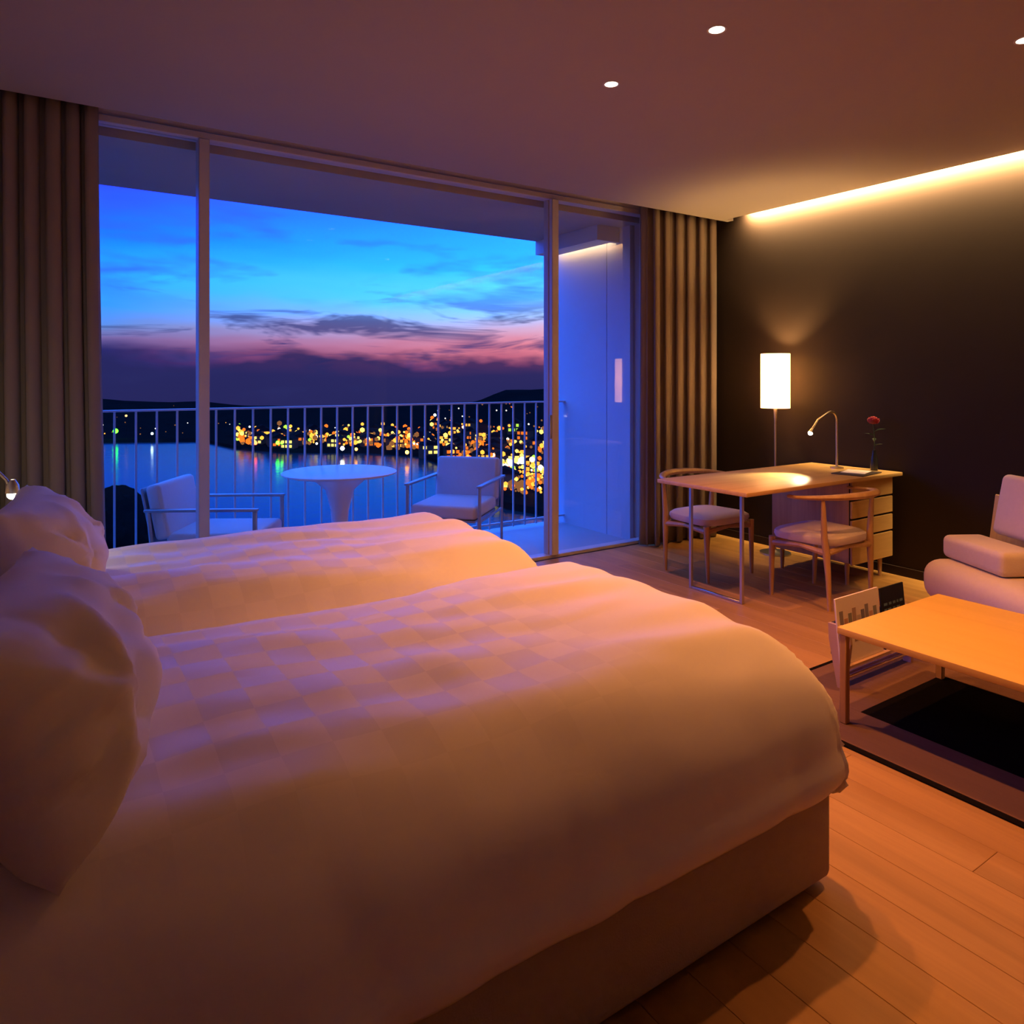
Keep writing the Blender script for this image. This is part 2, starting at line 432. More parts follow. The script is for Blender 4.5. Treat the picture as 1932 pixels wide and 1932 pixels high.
curtain(4.04, 4.84, 6, 0.055, 4.18, 0.012, 2.83, 'curtain', 'taupe pleated curtain hanging beside the dark wall behind the desk', 11, -0.01)

# ceiling downlights
M_BULB = emit('downlight_lens', (1.0, 0.82, 0.62), 9.0, False)
M_TRIM = mat('downlight_trim', (0.6, 0.57, 0.53), 0.5)
down_pos = [(2.18, 1.86, 'white recessed downlight nearest the top edge, above the bed foot'),
            (2.18, 2.47, 'white recessed downlight nearest the window, above the bed foot'),
            (3.27, 1.24, 'white recessed downlight over the coffee table, cut by the right edge')]
for i, (x, y, lab) in enumerate(down_pos):
    t = thing('downlight', lab, 'ceiling light', (x, y, ZC), 0, 'recessed ceiling downlights')
    b = BM(); lathe(b, [(0.030, -0.002), (0.037, -0.003), (0.038, 0.0), (0.030, 0.0)], 0, 0, 28, False); obj('trim_ring', b, M_TRIM, t)
    b = BM(); lathe(b, [(0.0005, -0.0005), (0.030, -0.0015)], 0, 0, 28, False); obj('lens', b, M_BULB, t)
    l = light('SPOT', 'downlight_beam', (0, 0, -0.02), P_DOWN[i], WARM, t, spot_size=math.radians((108, 108, 98)[i]), spot_blend=1.0, shadow_soft_size=0.03)

# cove strip in the slot along the dark wall
cv = thing('cove_light', 'warm strip light hidden in the ceiling slot along the dark wall', 'cove light', (XR - 0.046, 0, ZC + 0.068))
b = BM(); box(b, -0.012, 0.012, YB + 0.1, 3.86, -0.004, 0.004); obj('light_strip', b, emit('cove_strip', WARM2, 14.0, False), cv)
b = BM(); box(b, -0.02, 0.02, YB + 0.08, 4.02, 0.005, 0.018); obj('strip_profile', b, M_STEEL, cv, False)
l = light('AREA', 'cove_beam', (0, (YB + 3.95) / 2, -0.01), P_COVE, WARM2, cv, shape='RECTANGLE', size=0.024, size_y=3.85 - YB - 0.1, spread=math.radians(150))
l.rotation_euler = (0, math.radians(-62), 0)
b = BM(); box(b, XR - 0.085, XR, 4.03, 4.09, ZC, ZC + 0.16); struct('trim_4', b, M_CEIL, 'end stop of the ceiling slot')

# ------------------------------------------------------------------ beds
def rounded_profile(s, half, r, bulge, drop):
    """arc-length s from the middle -> (horizontal offset, drop). half = offset where the rounding starts + r"""
    sg = 1 if s >= 0 else -1; s = abs(s)
    flat = half - r
    if s <= flat: return sg * s, 0.0
    s2 = s - flat
    q = r * PI / 2
    if s2 <= q:
        a = s2 / r
        return sg * (flat + r * math.sin(a)), r * (1 - math.cos(a))
    s3 = s2 - q
    k = min(s3 / max(drop - r, 1e-4), 1.0)
    return sg * (half + bulge * math.sin(k * PI) - bulge * 0.55 * k * k), r + s3

def duvet(name, label, x0, x1, yc, half, ztop, drop_n, drop_f, seed):
    """quilt over a bed: head at x0, foot at x1; drop_n = near side drop (-Y), drop_f = far side drop"""
    bm = BM(); uvl = bm.loops.layers.uv.new('cloth')
    NX, NY = 120, 92
    rx, ry, foot = 0.16, 0.26, 0.375
    xs_len = (x1 - x0) - rx + rx * PI / 2 + (foot - rx)
    def arc(d): return half - ry + ry * PI / 2 + max(d - ry, 0.0)
    sn, sf = arc(drop_n), arc(drop_f)
    verts = []
    uvs = {}
    for i in range(NX + 1):
        sx = xs_len * i / NX
        ox, dx = rounded_profile(sx, (x1 - x0), rx, 0.050, foot)
        row = []
        for j in range(NY + 1):
            sy = -sn + (sn + sf) * j / NY
            oy, dy = rounded_profile(sy, half, ry, 0.020, drop_n if sy < 0 else drop_f)
            d = min((dx ** 3.0 + dy ** 3.0) ** (1 / 3.0), 0.372)
            both = min(dx, dy)
            P = Vector((sx * 1.7, sy * 1.7, seed))
            n1 = noise.noise(P * 1.1)
            # long folds running along the bed plus small rumples
            n2 = noise.noise(Vector((sx * 1.5, sy * 7.5 + 1.1 * sx, seed + 3)))
            n3 = noise.noise(Vector((sx * 7 + sy * 2, sy * 9, seed + 5)))
            n4 = abs(noise.noise(Vector((sx * 3.2 + 2 * sy, sy * 3.8 - 1.4 * sx, seed + 9))))
            top = max(0.0, 1 - d / 0.12)
            cr = 0.030 * math.cos(min(abs(sy) / half, 1) * PI / 2)
            tp = max(0.15, 1 - d / 0.2)
            z = ztop - d + cr * tp + (0.020 * n1 + (0.018 if seed < 5 else 0.030) * n2 + 0.002 * n3 - 0.014 * n4) * tp
            x = x0 + ox; y = yc + oy
            # pinched, gathered corner at the foot
            if both > 0:
                g = both
                an = math.atan2(dy, dx); wv = min(g / 0.08, 1.0) * 0.011 * math.sin(13 * an + 3 * n1)
                x += wv * math.cos(an); y += math.copysign(wv * math.sin(an), oy)
                x -= 0.30 * g; y -= math.copysign(0.22 * g, oy)
            # side folds hanging
            side = min(dy / 0.25, 1.0)
            y += math.copysign(side * (0.017 * noise.noise(Vector((sx * 5.5, dy * 1.5, seed + 2))) + 0.006 * math.sin(sx * 9 + 2 * n1)), oy) * 1.0
            fside = min(dx / 0.2, 1.0)
            x += fside * 0.016 * noise.noise(Vector((sy * 5.0, dx * 2, seed + 7)))
            v = bm.verts.new((x, y, z)); row.append(v); uvs[v] = (sx, sy)
        verts.append(row)
    for i in range(NX):
        for j in range(NY):
            f = bm.faces.new((verts[i][j], verts[i + 1][j], verts[i + 1][j + 1], verts[i][j + 1]))
            for lp in f.loops: lp[uvl].uv = uvs[lp.vert]
    o = obj(name, bm, M_DUVET, None, True, 180)
    md = o.modifiers.new('thickness', 'SOLIDIFY'); md.thickness = 0.012; md.offset = -1
    tag(o, label, 'duvet')
    return o

def bed(y0, y1, label):
    t = thing('bed', label, 'bed', (0, 0, 0), 0, 'twin beds pushed together')
    b = BM(); box(b, -0.33, 1.765, y0, y1, 0.020, 0.30, 0.022, 3)
    # slight hang of the valance cloth
    bmesh.ops.subdivide_edges(b, edges=b.edges[:], cuts=1)
    obj('valance', b, M_SKIRT, t)
    b = BM(); box(b, -0.33, 1.745, y0 + 0.02, y1 - 0.02, 0.302, 0.50, 0.06, 4); obj('mattress', b, M_MATT, t)
    for (x, y) in ((-0.25, y0 + 0.08), (-0.25, y1 - 0.08), (1.68, y0 + 0.08), (1.68, y1 - 0.08)):
        b = BM(); lathe(b, [(0.022, 0.0), (0.025, 0.0195)], x, y, 12); obj('foot', b, M_SHADE_FEET, t)
    return t
bed(1.115, 2.315, 'near twin bed with beige valance, closest to the camera')
bed(2.335, 3.535, 'far twin bed beside the window')
duvet('duvet', 'white checkered duvet on the near bed, draping down its side', -0.22, 1.800, 1.715, 0.640, 0.640, 0.365, 0.13, 1.3)
duvet('duvet', 'white duvet on the far bed beside the window', -0.22, 1.785, 2.935, 0.605, 0.645, 0.13, 0.36, 8.7)
# headboard panel
hb = thing('headboard', 'long low wooden headboard behind the pillows', 'headboard', (XL, 0, 0))
b = BM(); box(b, 0.002, 0.045, 0.95, 3.75, 0.0, 0.98, 0.004, 1); obj('panel', b, M_OAKZ, hb)
b = BM(); box(b, 0.002, 0.075, 0.95, 3.75, 0.981, 1.005, 0.003, 1); obj('ledge', b, M_OAK, hb)

def pillow(label, loc, size, tilt, rotz, seed, roll=0.0):
    """cushion standing on its long edge: local x = thickness, y = length, z = height"""
    bm = BM()
    N, Mh = 44, 34
    L, H, Tk = size
    fr = []; bk = []
    for i in range(N + 1):
        u = -1 + 2 * i / N
        rf = []; rb = []
        for j in range(Mh + 1):
            v = -1 + 2 * j / Mh
            e = max(0.0, (1 - abs(u) ** 2.9)) ** 0.66 * max(0.0, (1 - abs(v) ** (3.6 if v < 0 else 2.5))) ** 0.66
            rc = 1 - 0.055 * (u * u * v * v) ** 1.5          # rounded corners
            y = u * L / 2 * (0.925 + 0.075 * v * v) * rc; z = v * H / 2 * (0.93 + 0.07 * u * u) * rc
            w = 0.5 * e
            P = Vector((u * 1.8, v * 1.8, seed))
            rn = 0.08 * noise.noise(P) * e
            ang = math.atan2(v + 0.25, abs(u) - 0.55)
            fold = abs(math.sin(ang * 2.6 + 1.5 * noise.noise(Vector((u, v, seed * 3))) + seed))
            crease = 0.12 * (1 - fold) ** 3 * abs(u) ** 1.2 * e
            crease2 = 0.05 * noise.noise(Vector((u * 2.4 + 1.5 * v, v * 3.0 - u, seed + 4))) * e
            low = 1.0 - 0.16 * v
            def seg(ax, ay, bx, by, wd):
                px_, py_ = u - ax, v - ay; dx_, dy_ = bx - ax, by - ay
                t_ = min(max((px_ * dx_ + py_ * dy_) / (dx_ * dx_ + dy_ * dy_), 0), 1)
                return math.exp(-((px_ - t_ * dx_) ** 2 + (py_ - t_ * dy_) ** 2) / (wd * wd))
            for sg in (-1, 1):
                jx = 0.08 * math.sin(seed * 3 + sg); jy = 0.10 * math.cos(seed * 5 + sg)
                rn += 0.11 * e ** 0.5 * max(seg(sg * 0.88, 0.62 + jy, sg * (0.60 + jx), -0.10 + jy, 0.075), seg(sg * 0.20, 0.70, sg * (0.60 + jx), -0.10 + jy, 0.09), seg(sg * (0.60 + jx), -0.10 + jy, sg * 0.86, -0.85, 0.075))
            xf = Tk * (w * low + rn * 0.5 - crease + crease2); xb = -Tk * (w * low * 0.75)
            rf.append((xf, y, z)); rb.append((xb, y, z))
        fr.append(rf); bk.append(rb)
    vf = [[bm.verts.new(p) for p in r] for r in fr]
    vb = [[(vf[i][j] if i in (0, N) or j in (0, Mh) else bm.verts.new(bk[i][j])) for j in range(Mh + 1)] for i in range(N + 1)]
    for i in range(N):
        for j in range(Mh):
            bm.faces.new((vf[i][j], vf[i + 1][j], vf[i + 1][j + 1], vf[i][j + 1]))
            q = [vb[i][j], vb[i][j + 1], vb[i + 1][j + 1], vb[i + 1][j]]
            q2 = []
            for v in q:
                if v not in q2: q2.append(v)
            if len(q2) >= 3:
                try: bm.faces.new(q2)
                except ValueError: pass
    bmesh.ops.recalc_face_normals(bm, faces=bm.faces)
    bm.normal_update()
    nn = {v: v.normal.copy() for v in bm.verts}
    for v in bm.verts:
        # tucks that fan out from the sewn short ends
        q = v.co; k = 1 if q.y > 0 else -1
        an = math.atan2(q.z, abs(L / 2 * 1.02 - abs(q.y)) + 0.05); rd = math.hypot(q.z, L / 2 - abs(q.y))
        r1 = 1 - abs(noise.noise(Vector((an * 2.1 + seed, rd * 2.0, k * 3.0 + seed))) * 2.0)
        amp = 0.014 * max(0.0, 1 - rd / 0.42) * min(1.0, rd / 0.08)
        r2 = noise.noise(Vector((q.x * 6, q.y * 7, q.z * 7 + seed)))
        v.co = q - nn[v] * (amp * max(r1, 0) ** 3) + nn[v] * 0.003 * r2
    o = obj('pillow', bm, M_PILLOW, None, True, 180)
    o.location = loc; o.rotation_euler = (roll, tilt, rotz)
    tag(o, label, 'pillow')
    return o
pillow('large white pillow leaning back on the near bed, front one', (0.004, 1.530, 0.805), (0.71, 0.41, 0.31), -0.40, -0.17, 2.2)
pillow('white pillow leaning on the headboard, back one of the near bed', (-0.245, 1.56, 0.815), (0.70, 0.44, 0.18), -0.12, 0.0, 5.1)
pillow('white pillow leaning back on the far bed, front one', (0.005, 2.735, 0.800), (0.70, 0.40, 0.30), -0.42, -0.10, 9.4)
pillow('white pillow on the headboard of the far bed, cut by left edge', (-0.245, 2.66, 0.845), (0.70, 0.47, 0.18), -0.12, 0.0, 13.7)

# reading lamp on the headboard
rl = thing('reading_lamp', 'small lit gooseneck reading lamp peeking over the far pillows', 'lamp', (XL + 0.05, 3.26, 1.0055))
b = BM(); lathe(b, [(0.022, 0.0), (0.022, 0.02), (0.008, 0.026)], 0, 0, 16); obj('base', b, M_STEEL, rl)
pts = [(0, 0, 0.02), (0.01, 0, 0.06), (0.05, 0, 0.10), (0.13, -0.005, 0.09), (0.21, -0.01, 0.04), (0.265, -0.015, -0.03), (0.282, -0.02, -0.075)]
b = BM(); tube(b, pts, 0.0055, 10); obj('gooseneck', b, M_STEEL, rl)
b = BM(); lathe(b, [(0.008, -0.03), (0.020, -0.05), (0.024, -0.08)], 0.285, -0.02, 16, False); rh = obj('head', b, M_STEEL, rl)
b = BM(); sphere(b, (0.285, -0.02, -0.085), 0.020, 2); obj('bulb', b, emit('reading_bulb', (1.0, 0.86, 0.62), 12.0, False), rh)
light('POINT', 'reading_beam', (0.285, -0.02, -0.125), P_READ, (1.0, 0.80, 0.52), rl, shadow_soft_size=0.015)

# ------------------------------------------------------------------ desk
DX0, DX1, DY0, DY1, DZ = 3.27, 4.90, 2.58, 3.27, 0.715
dk = thing('desk', 'oak writing desk standing out from the dark wall', 'desk', (DX0, DY0, 0))
def L(x, y, z): return (x - DX0, y - DY0, z)
b = BM(); box(b, 0, DX1 - DX0, 0, DY1 - DY0, DZ - 0.024, DZ, 0.004, 2); obj('desktop', b, M_OAK, dk)
lf = bpy.data.objects.new
for (y0, y1, z0, z1, nm) in ((2.795, 2.815, 0.0, DZ - 0.024, 'leg'), (3.195, 3.215, 0.0, DZ - 0.024, 'leg')):
    b = BM(); box(b, *[3.50 - DX0, 3.52 - DX0, y0 - DY0, y1 - DY0, z0, z1], 0.002, 1); obj(nm, b, M_STEEL, dk)
b = BM(); box(b, 3.50 - DX0, 3.52 - DX0, 2.815 - DY0, 3.195 - DY0, 0.0, 0.016, 0.002, 1); obj('floor_bar', b, M_STEEL, dk)
# drawer cabinet carrying the wall end
cb = thing('drawer_cabinet', 'oak four-drawer cabinet on short legs under the desk end', 'cabinet', (4.37, 2.63, 0))
cw, cdp = 0.49, 0.60
b = BM(); box(b, 0, cw, 0.018, cdp, 0.15, DZ - 0.026, 0.003, 1); obj('body', b, M_OAKZ, cb)
b = BM(); box(b, 0.003, cw - 0.003, 0.012, 0.0178, 0.153, DZ - 0.029); obj('recess_shade', b, M_SHADE_FEET, cb, False)  # dark sheet painting in the shade of the gaps between drawers
zt = DZ - 0.030
for h in (0.118, 0.110, 0.105, 0.170):
    b = BM(); box(b, 0.002, cw - 0.002, -0.004, 0.0115, zt - h, zt, 0.003, 1); obj('drawer', b, M_OAK, cb)
    zt -= h + 0.013
for (x, y) in ((0.05, 0.06), (cw - 0.05, 0.06), (0.05, cdp - 0.05), (cw - 0.05, cdp - 0.05)):
    b = BM(); tube(b, [(x, y, 0.0), (x, y, 0.149)], [0.011, 0.016], 10); obj('leg', b, M_OAKZ, cb)

# chairs with horseshoe rail
def make_chair(label, loc, rotz):
    t = thing('desk_chair', label, 'chair', loc, rotz, 'desk chairs')
    b = BM()
    # upholstered seat, squircle
    N = 40; prof = [(0.80, 0.362), (0.96, 0.370), (1.0, 0.392), (0.985, 0.412), (0.90, 0.426), (0.6, 0.434), (0.01, 0.437)]
    rings = []
    for r, z in prof:
        ring = []
        for k in range(N):
            a = 2 * PI * k / N
            c, s = math.cos(a), math.sin(a)
            q = (abs(c) ** 4.5 + abs(s) ** 4.5) ** (-1 / 4.5)
            hw = 0.235 + 0.018 * s
            ring.append(b.verts.new((c * q * hw * r, 0.01 + s * q * 0.215 * r, z)))
        rings.append(ring)
    for i in range(len(rings) - 1):
        for k in range(N): b.faces.new((rings[i][k], rings[i][(k + 1) % N], rings[i + 1][(k + 1) % N], rings[i + 1][k]))
    b.faces.new(rings[0][::-1]); b.faces.new(rings[-1])
    obj('seat', b, M_SEAT, t)
    for s in (-1, 1):
        b = BM(); tube(b, [(s * 0.215, -0.185, 0.0), (s * 0.222, -0.180, 0.20), (s * 0.230, -0.172, 0.35), (s * 0.238, -0.166, 0.42), (s * 0.256, -0.170, 0.645)], [0.011, 0.016, 0.021, 0.019, 0.012], 10); obj('leg', b, M_OAKZ, t)
        b = BM(); tube(b, [(s * 0.222, 0.205, 0.0), (s * 0.226, 0.200, 0.20), (s * 0.228, 0.195, 0.372)], [0.011, 0.016, 0.020], 10); obj('leg', b, M_OAKZ, t)
        b = BM(); tube(b, [(s * 0.226, -0.165, 0.335), (s * 0.226, 0.0, 0.350), (s * 0.226, 0.185, 0.335)], [0.020, 0.013, 0.020], 8); obj('side_rail', b, M_OAKZ, t)
    b = BM(); tube(b, [(-0.215, -0.172, 0.335), (0, -0.172, 0.350), (0.215, -0.172, 0.335)], [0.019, 0.013, 0.019], 8); obj('back_stretcher', b, M_OAKZ, t)
    b = BM(); tube(b, [(-0.210, 0.190, 0.335), (0, 0.190, 0.350), (0.210, 0.190, 0.335)], [0.019, 0.013, 0.019], 8); obj('front_stretcher', b, M_OAKZ, t)
    # horseshoe top rail
    pts = []; rr = []
    for k in range(25):
        a = math.radians(168 + 204 * k / 24)
        pts.append((0.315 * math.cos(a), -0.03 + 0.255 * math.sin(a), 0.650 + 0.020 * max(0, -math.sin(a))))
        rr.append(0.014 + 0.014 * (-math.sin(a) if math.sin(a) < 0 else 0) ** 1.5)
    b = BM(); tube(b, pts, rr, 10, 0.75); obj('top_rail', b, M_OAKZ, t)
    return t
make_chair('oak desk chair with curved rail on the near side of the desk', (4.04, 2.62, 0), 0.0)
make_chair('oak desk chair with curved rail on the curtain side of the desk', (3.905, 3.42, 0), PI)

# desk lamp
dl = thing('desk_lamp', 'slim gooseneck desk lamp with lit head on the desk', 'lamp', (4.72, 2.95, DZ))
b = BM(); lathe(b, [(0.045, 0.0), (0.045, 0.010), (0.012, 0.016)], 0, 0, 24); obj('base', b, M_BRASS, dl)
pts = [(0, 0, 0.012), (0, 0, 0.18), (0, 0, 0.32)] + [(-0.085 + 0.085 * math.cos(a), -0.01 * math.sin(a), 0.32 + 0.085 * math.sin(a)) for a in [math.radians(d) for d in (20, 45, 70, 95, 115)]]
e = Vector(pts[-1]); pts += [(e.x - 0.10, 0, e.z - 0.045), (e.x - 0.165, 0, e.z - 0.105)]
b = BM(); tube(b, pts, 0.0085, 10); obj('gooseneck', b, M_BRASS, dl)
h = Vector(pts[-1])
b = BM(); tube(b, [h, h + Vector((-0.025, 0, -0.028))], [0.010, 0.018], 14, 1.0, False); dh = obj('head', b, M_BRASS, dl)
hd = h + Vector((-0.026, 0, -0.029))
b = BM(); sphere(b, hd, 0.0155, 2); obj('bulb', b, emit('desk_bulb', (1.0, 0.88, 0.72), 14.0, False), dh)
l = light('SPOT', 'desk_beam', hd + Vector((-0.02, 0, -0.022)), P_DESKLAMP, (1.0, 0.74, 0.42), dl, spot_size=math.radians(60), spot_blend=1.0, shadow_soft_size=0.012)
aim(l, Vector((3.98 - 4.72, 2.93 - 2.95, 0)))
# papers and phone-like dark folder on the desk
b = BM(); box(b, -0.15, 0.15, -0.105, 0.105, 0.0, 0.006, 0.001, 1)
o = obj('folder', b, mat('dark_leather', (0.05, 0.035, 0.03), 0.5, var=0.1)); o.location = (4.58, 2.72, DZ); o.rotation_euler = (0, 0, 0.15)
tag(o, 'dark leather folder lying on the wall end of the desk', 'folder')
b = BM(); box(b, -0.10, 0.10, -0.075, 0.075, 0.0, 0.003)
o = obj('paper_sheet', b, mat('paper', (0.80, 0.74, 0.64), 0.8), None, False); o.location = (4.60, 2.735, DZ + 0.0062); o.rotation_euler = (0, 0, 0.3)
tag(o, 'white paper sheet on the dark folder on the desk', 'paper')

# vase with red flower
vs = thing('flower_vase', 'dark vase with one red flower at the wall end of the desk', 'vase', (4.83, 2.74, DZ))
b = BM(); lathe(b, [(0.022, 0.0), (0.026, 0.02), (0.024, 0.08), (0.014, 0.12), (0.013, 0.14)], 0, 0, 20); obj('vase_body', b, mat('dark_ceramic', (0.02, 0.022, 0.025), 0.25), vs)
b = BM(); tube(b, [(0, 0, 0.12), (0.004, 0.0, 0.22), (-0.004, 0.006, 0.33)], 0.003, 8); obj('stem', b, mat('stem_green', (0.03, 0.06, 0.02), 0.6), vs)
M_PETAL = mat('red_petal', (0.24, 0.006, 0.018), 0.55, var=0.2)
for k in range(14):
    a = 2.399 * k; r = 0.008 + 0.0022 * k
    b = BM(); q = bmesh.ops.create_uvsphere(b, u_segments=8, v_segments=6, radius=1.0)
    for v in q['verts']: v.co = Vector((v.co.x * 0.020, v.co.y * 0.006, v.co.z * 0.022))
    b.transform(Matrix.Translation((-0.004 + r * math.cos(a), 0.006 + r * math.sin(a), 0.355 - 0.0012 * k)) @ Matrix.Rotation(a + PI / 2, 4, 'Z') @ Matrix.Rotation(0.04 * k, 4, 'X'))
    obj('petal', b, M_PETAL, vs)
for k, (a, z) in enumerate(((0.5, 0.20), (2.7, 0.24), (4.4, 0.17), (5.6, 0.27))):
    b = BM()
    vsn = [b.verts.new(p) for p in ((0, 0, 0), (0.03, 0.014, 0.018), (0.075, 0, 0.02), (0.03, -0.014, 0.018), (0.03, 0, 0.012))]
    for f in ((0, 4, 1), (4, 2, 1), (0, 3, 4), (4, 3, 2)): b.faces.new([vsn[i] for i in f])
    b.transform(Matrix.Translation((0, 0, z)) @ Matrix.Rotation(a, 4, 'Z'))
    lfo = obj('leaf', b, mat('leaf_green', (0.02, 0.05, 0.022), 0.5), vs); lfo.modifiers.new('t', 'SOLIDIFY').thickness = 0.0012

# ------------------------------------------------------------------ floor lamp
fl = thing('floor_lamp', 'slim floor lamp with glowing white cylinder shade behind the desk', 'lamp', (4.745, 3.476, 0))
b = BM(); lathe(b, [(0.115, 0.0), (0.115, 0.012), (0.02, 0.022), (0.010, 0.030)], 0, 0, 36); obj('base', b, M_STEEL, fl)
b = BM(); tube(b, [(0, 0, 0.02), (0, 0, 0.7), (0, 0, 1.02), (0, 0, 1.15)], [0.007, 0.007, 0.009, 0.016], 12); obj('pole', b, M_BRASS, fl)
def shade_mat():
    m = bpy.data.materials.new('lampshade_cloth'); m.use_nodes = True
    T = NT(m.node_tree)
    tl = T.n('ShaderNodeBsdfTranslucent'); tl.inputs[0].default_value = (0.85, 0.74, 0.55, 1)
    df = T.n('ShaderNodeBsdfDiffuse'); df.inputs[0].default_value = (0.8, 0.72, 0.58, 1)
    mx = T.n('ShaderNodeMixShader'); mx.inputs[0].default_value = 0.5
    T.link(df.outputs[0], mx.inputs[1]); T.link(tl.outputs[0], mx.inputs[2])
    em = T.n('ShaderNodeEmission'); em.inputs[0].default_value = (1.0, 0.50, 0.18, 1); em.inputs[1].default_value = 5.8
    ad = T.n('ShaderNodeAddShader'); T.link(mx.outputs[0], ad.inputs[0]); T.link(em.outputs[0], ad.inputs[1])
    o = T.n('ShaderNodeOutputMaterial'); T.link(ad.outputs[0], o.inputs[0]); return m
b = BM(); lathe(b, [(0.108, 1.125), (0.108, 1.545)], 0, 0, 40, False)
sh = obj('shade', b, shade_mat(), fl); sh.modifiers.new('thickness', 'SOLIDIFY').thickness = 0.002
b = BM(); sphere(b, (0, 0, 1.36), 0.033, 2); obj('bulb', b, emit('lamp_bulb', (1.0, 0.78, 0.48), 10.0, False), fl)
for k in range(3):
    a = 2 * PI * k / 3
    b = BM(); tube(b, [(0, 0, 1.15), (0.107 * math.cos(a), 0.107 * math.sin(a), 1.16)], 0.0025, 6); obj('shade_spoke', b, M_STEEL, sh)
light('POINT', 'lamp_glow', (0, 0, 1.41), P_FLOORLAMP, (1.0, 0.56, 0.20), fl, shadow_soft_size=0.04)

# ------------------------------------------------------------------ rug
rg = thing('rug', 'dark rug with brown border under the coffee table', 'rug', (0, 0, 0))
RX0, RX1, RY0, RY1 = 2.46, 3.66, -1.6, 2.0
M_RUGC = mat('rug_centre', (0.010, 0.008, 0.007), 1.0, var=0.3, vscale=60, bump=0.4, bscale=400, spec=0.0)
M_RUGB = mat('rug_border', (0.17, 0.095, 0.055), 0.9, var=0.12, vscale=40, bump=0.3, bscale=300, stretch=(1, 0.1, 1), spec=0.1)
b = BM(); box(b, RX0, RX1, RY0, RY1, 0.0005, 0.006, 0.002, 1); obj('edging', b, M_RUGC, rg)
b = BM()
for (x0, x1, y0, y1) in ((RX0 + .025, 2.755, RY0 + .025, RY1 - .025), (3.40, RX1 - .025, RY0 + .025, RY1 - .025), (2.756, 3.399, 1.62, RY1 - .025), (2.756, 3.399, RY0 + .025, -1.25)):
    box(b, x0, x1, y0, y1, 0.0062, 0.0085)
obj('border', b, M_RUGB, rg, False)
b = BM(); box(b, 2.757, 3.398, -1.249, 1.619, 0.0062, 0.0080); obj('centre', b, M_RUGC, rg, False)

# ------------------------------------------------------------------ coffee table
TX0, TX1, TY0, TY1, TZ = 2.60, 3.385, 0.30, 1.625, 0.38
ct = thing('coffee_table', 'low orange wood coffee table on the dark rug', 'table', (TX0, TY0, 0.0085))
b = BM(); box(b, 0, TX1 - TX0, 0, TY1 - TY0, TZ - 0.0085 - 0.026, TZ - 0.0085, 0.003, 2); obj('tabletop', b, M_TABLE, ct)
zt = TZ - 0.0085 - 0.0262
for (x, y) in ((0.02, 0.02), (TX1 - TX0 - 0.02, 0.02), (0.02, TY1 - TY0 - 0.02), (TX1 - TX0 - 0.02, TY1 - TY0 - 0.02)):
    b = BM(); box(b, x - 0.014, x + 0.014, y - 0.014, y + 0.014, 0, zt, 0.003, 1); obj('leg', b, M_OAKZ, ct)
for y in (0.16, TY1 - TY0 - 0.16):
    b = BM(); box(b, 0.10, TX1 - TX0 - 0.10, y - 0.012, y + 0.012, zt - 0.022, zt, 0.002, 1); obj('batten', b, M_OAKZ, ct)

# magazine rack behind the table end
mr = thing('magazine_rack', 'small wooden magazine rack behind the coffee table', 'magazine rack', (3.17, 1.80, 0.0085))
M_RACK = mat('rack_wood', (0.55, 0.37, 0.28), 0.5, var=0.12, vscale=10)
for sx in (-0.27, 0.27):
    b = BM()
    prof = [(-0.030, 0.0), (0.005, 0.0), (0.045, 0.20), (0.048, 0.27), (-0.048, 0.27), (-0.055, 0.20)]
    f = [b.verts.new((sx - 0.009, y, z)) for y, z in prof]; g = [b.verts.new((sx + 0.009, y, z)) for y, z in prof]
    b.faces.new(f); b.faces.new(g[::-1])
    for k in range(len(prof)): b.faces.new((f[k], g[k], g[(k + 1) % len(prof)], f[(k + 1) % len(prof)]))
    bmesh.ops.recalc_face_normals(b, faces=b.faces)
    obj('end_panel', b, M_RACK, mr, False)
for (y, z) in ((-0.02, 0.045), (0.0, 0.045)):
    b = BM(); tube(b, [(-0.262, y, z), (0.262, y, z)], 0.008, 10); obj('rail', b, M_RACK, mr)
b = BM(); box(b, -0.262, 0.262, -0.035, 0.035, 0.088, 0.098); obj('shelf', b, M_RACK, mr, False)
b = BM(); box(b, -0.262, 0.262, 0.036, 0.046, 0.13, 0.27); obj('back_panel', b, mat('rack_dark', (0.05, 0.035, 0.04), 0.6), mr, False)

def magazine(label, loc, size, mats, rot, paint):
    t = thing('magazine', label, 'magazine', loc, rot, 'magazines in the rack')
    t.rotation_euler = (-0.10, 0, rot)
    w, h = size
    b = BM(); box(b, -w / 2, w / 2, -0.004, 0.004, 0, h, 0.001, 1); cv_ = obj('cover', b, mats, t)
    paint(cv_, w, h); return t
def print_photos(t, w, h):
    cols = [(0.26, 0.24, 0.24), (0.55, 0.32, 0.20), (0.26, 0.27, 0.22), (0.42, 0.30, 0.22), (0.52, 0.46, 0.38), (0.18, 0.17, 0.19)]
    n = 9
    for k in range(n):
        x0 = -w / 2 + 0.02 + k * (w - 0.04) / n
        b = BM(); box(b, x0, x0 + (w - 0.04) / n * 0.8, -0.0052, -0.0041, h * 0.30 + 0.02 * (k % 3), h * 0.80 - 0.018 * ((k * 2) % 3))
        obj('picture', b, mat('print_%d' % (k % 6), cols[k % 6], 0.5), t, False)
def print_lines(t, w, h):
    rnd = random.Random(4)
    for r in range(5):
        x = -w / 2 + 0.02
        while x < w / 2 - 0.035:
            l_ = rnd.uniform(0.012, 0.03)
            b = BM(); box(b, x, x + l_, -0.0052, -0.0041, h * 0.32 + r * 0.026, h * 0.32 + r * 0.026 + 0.011)
            obj('text_mark', b, mat('print_teal', (0.08, 0.16, 0.17), 0.5), t, False); x += l_ + rnd.uniform(0.008, 0.016)
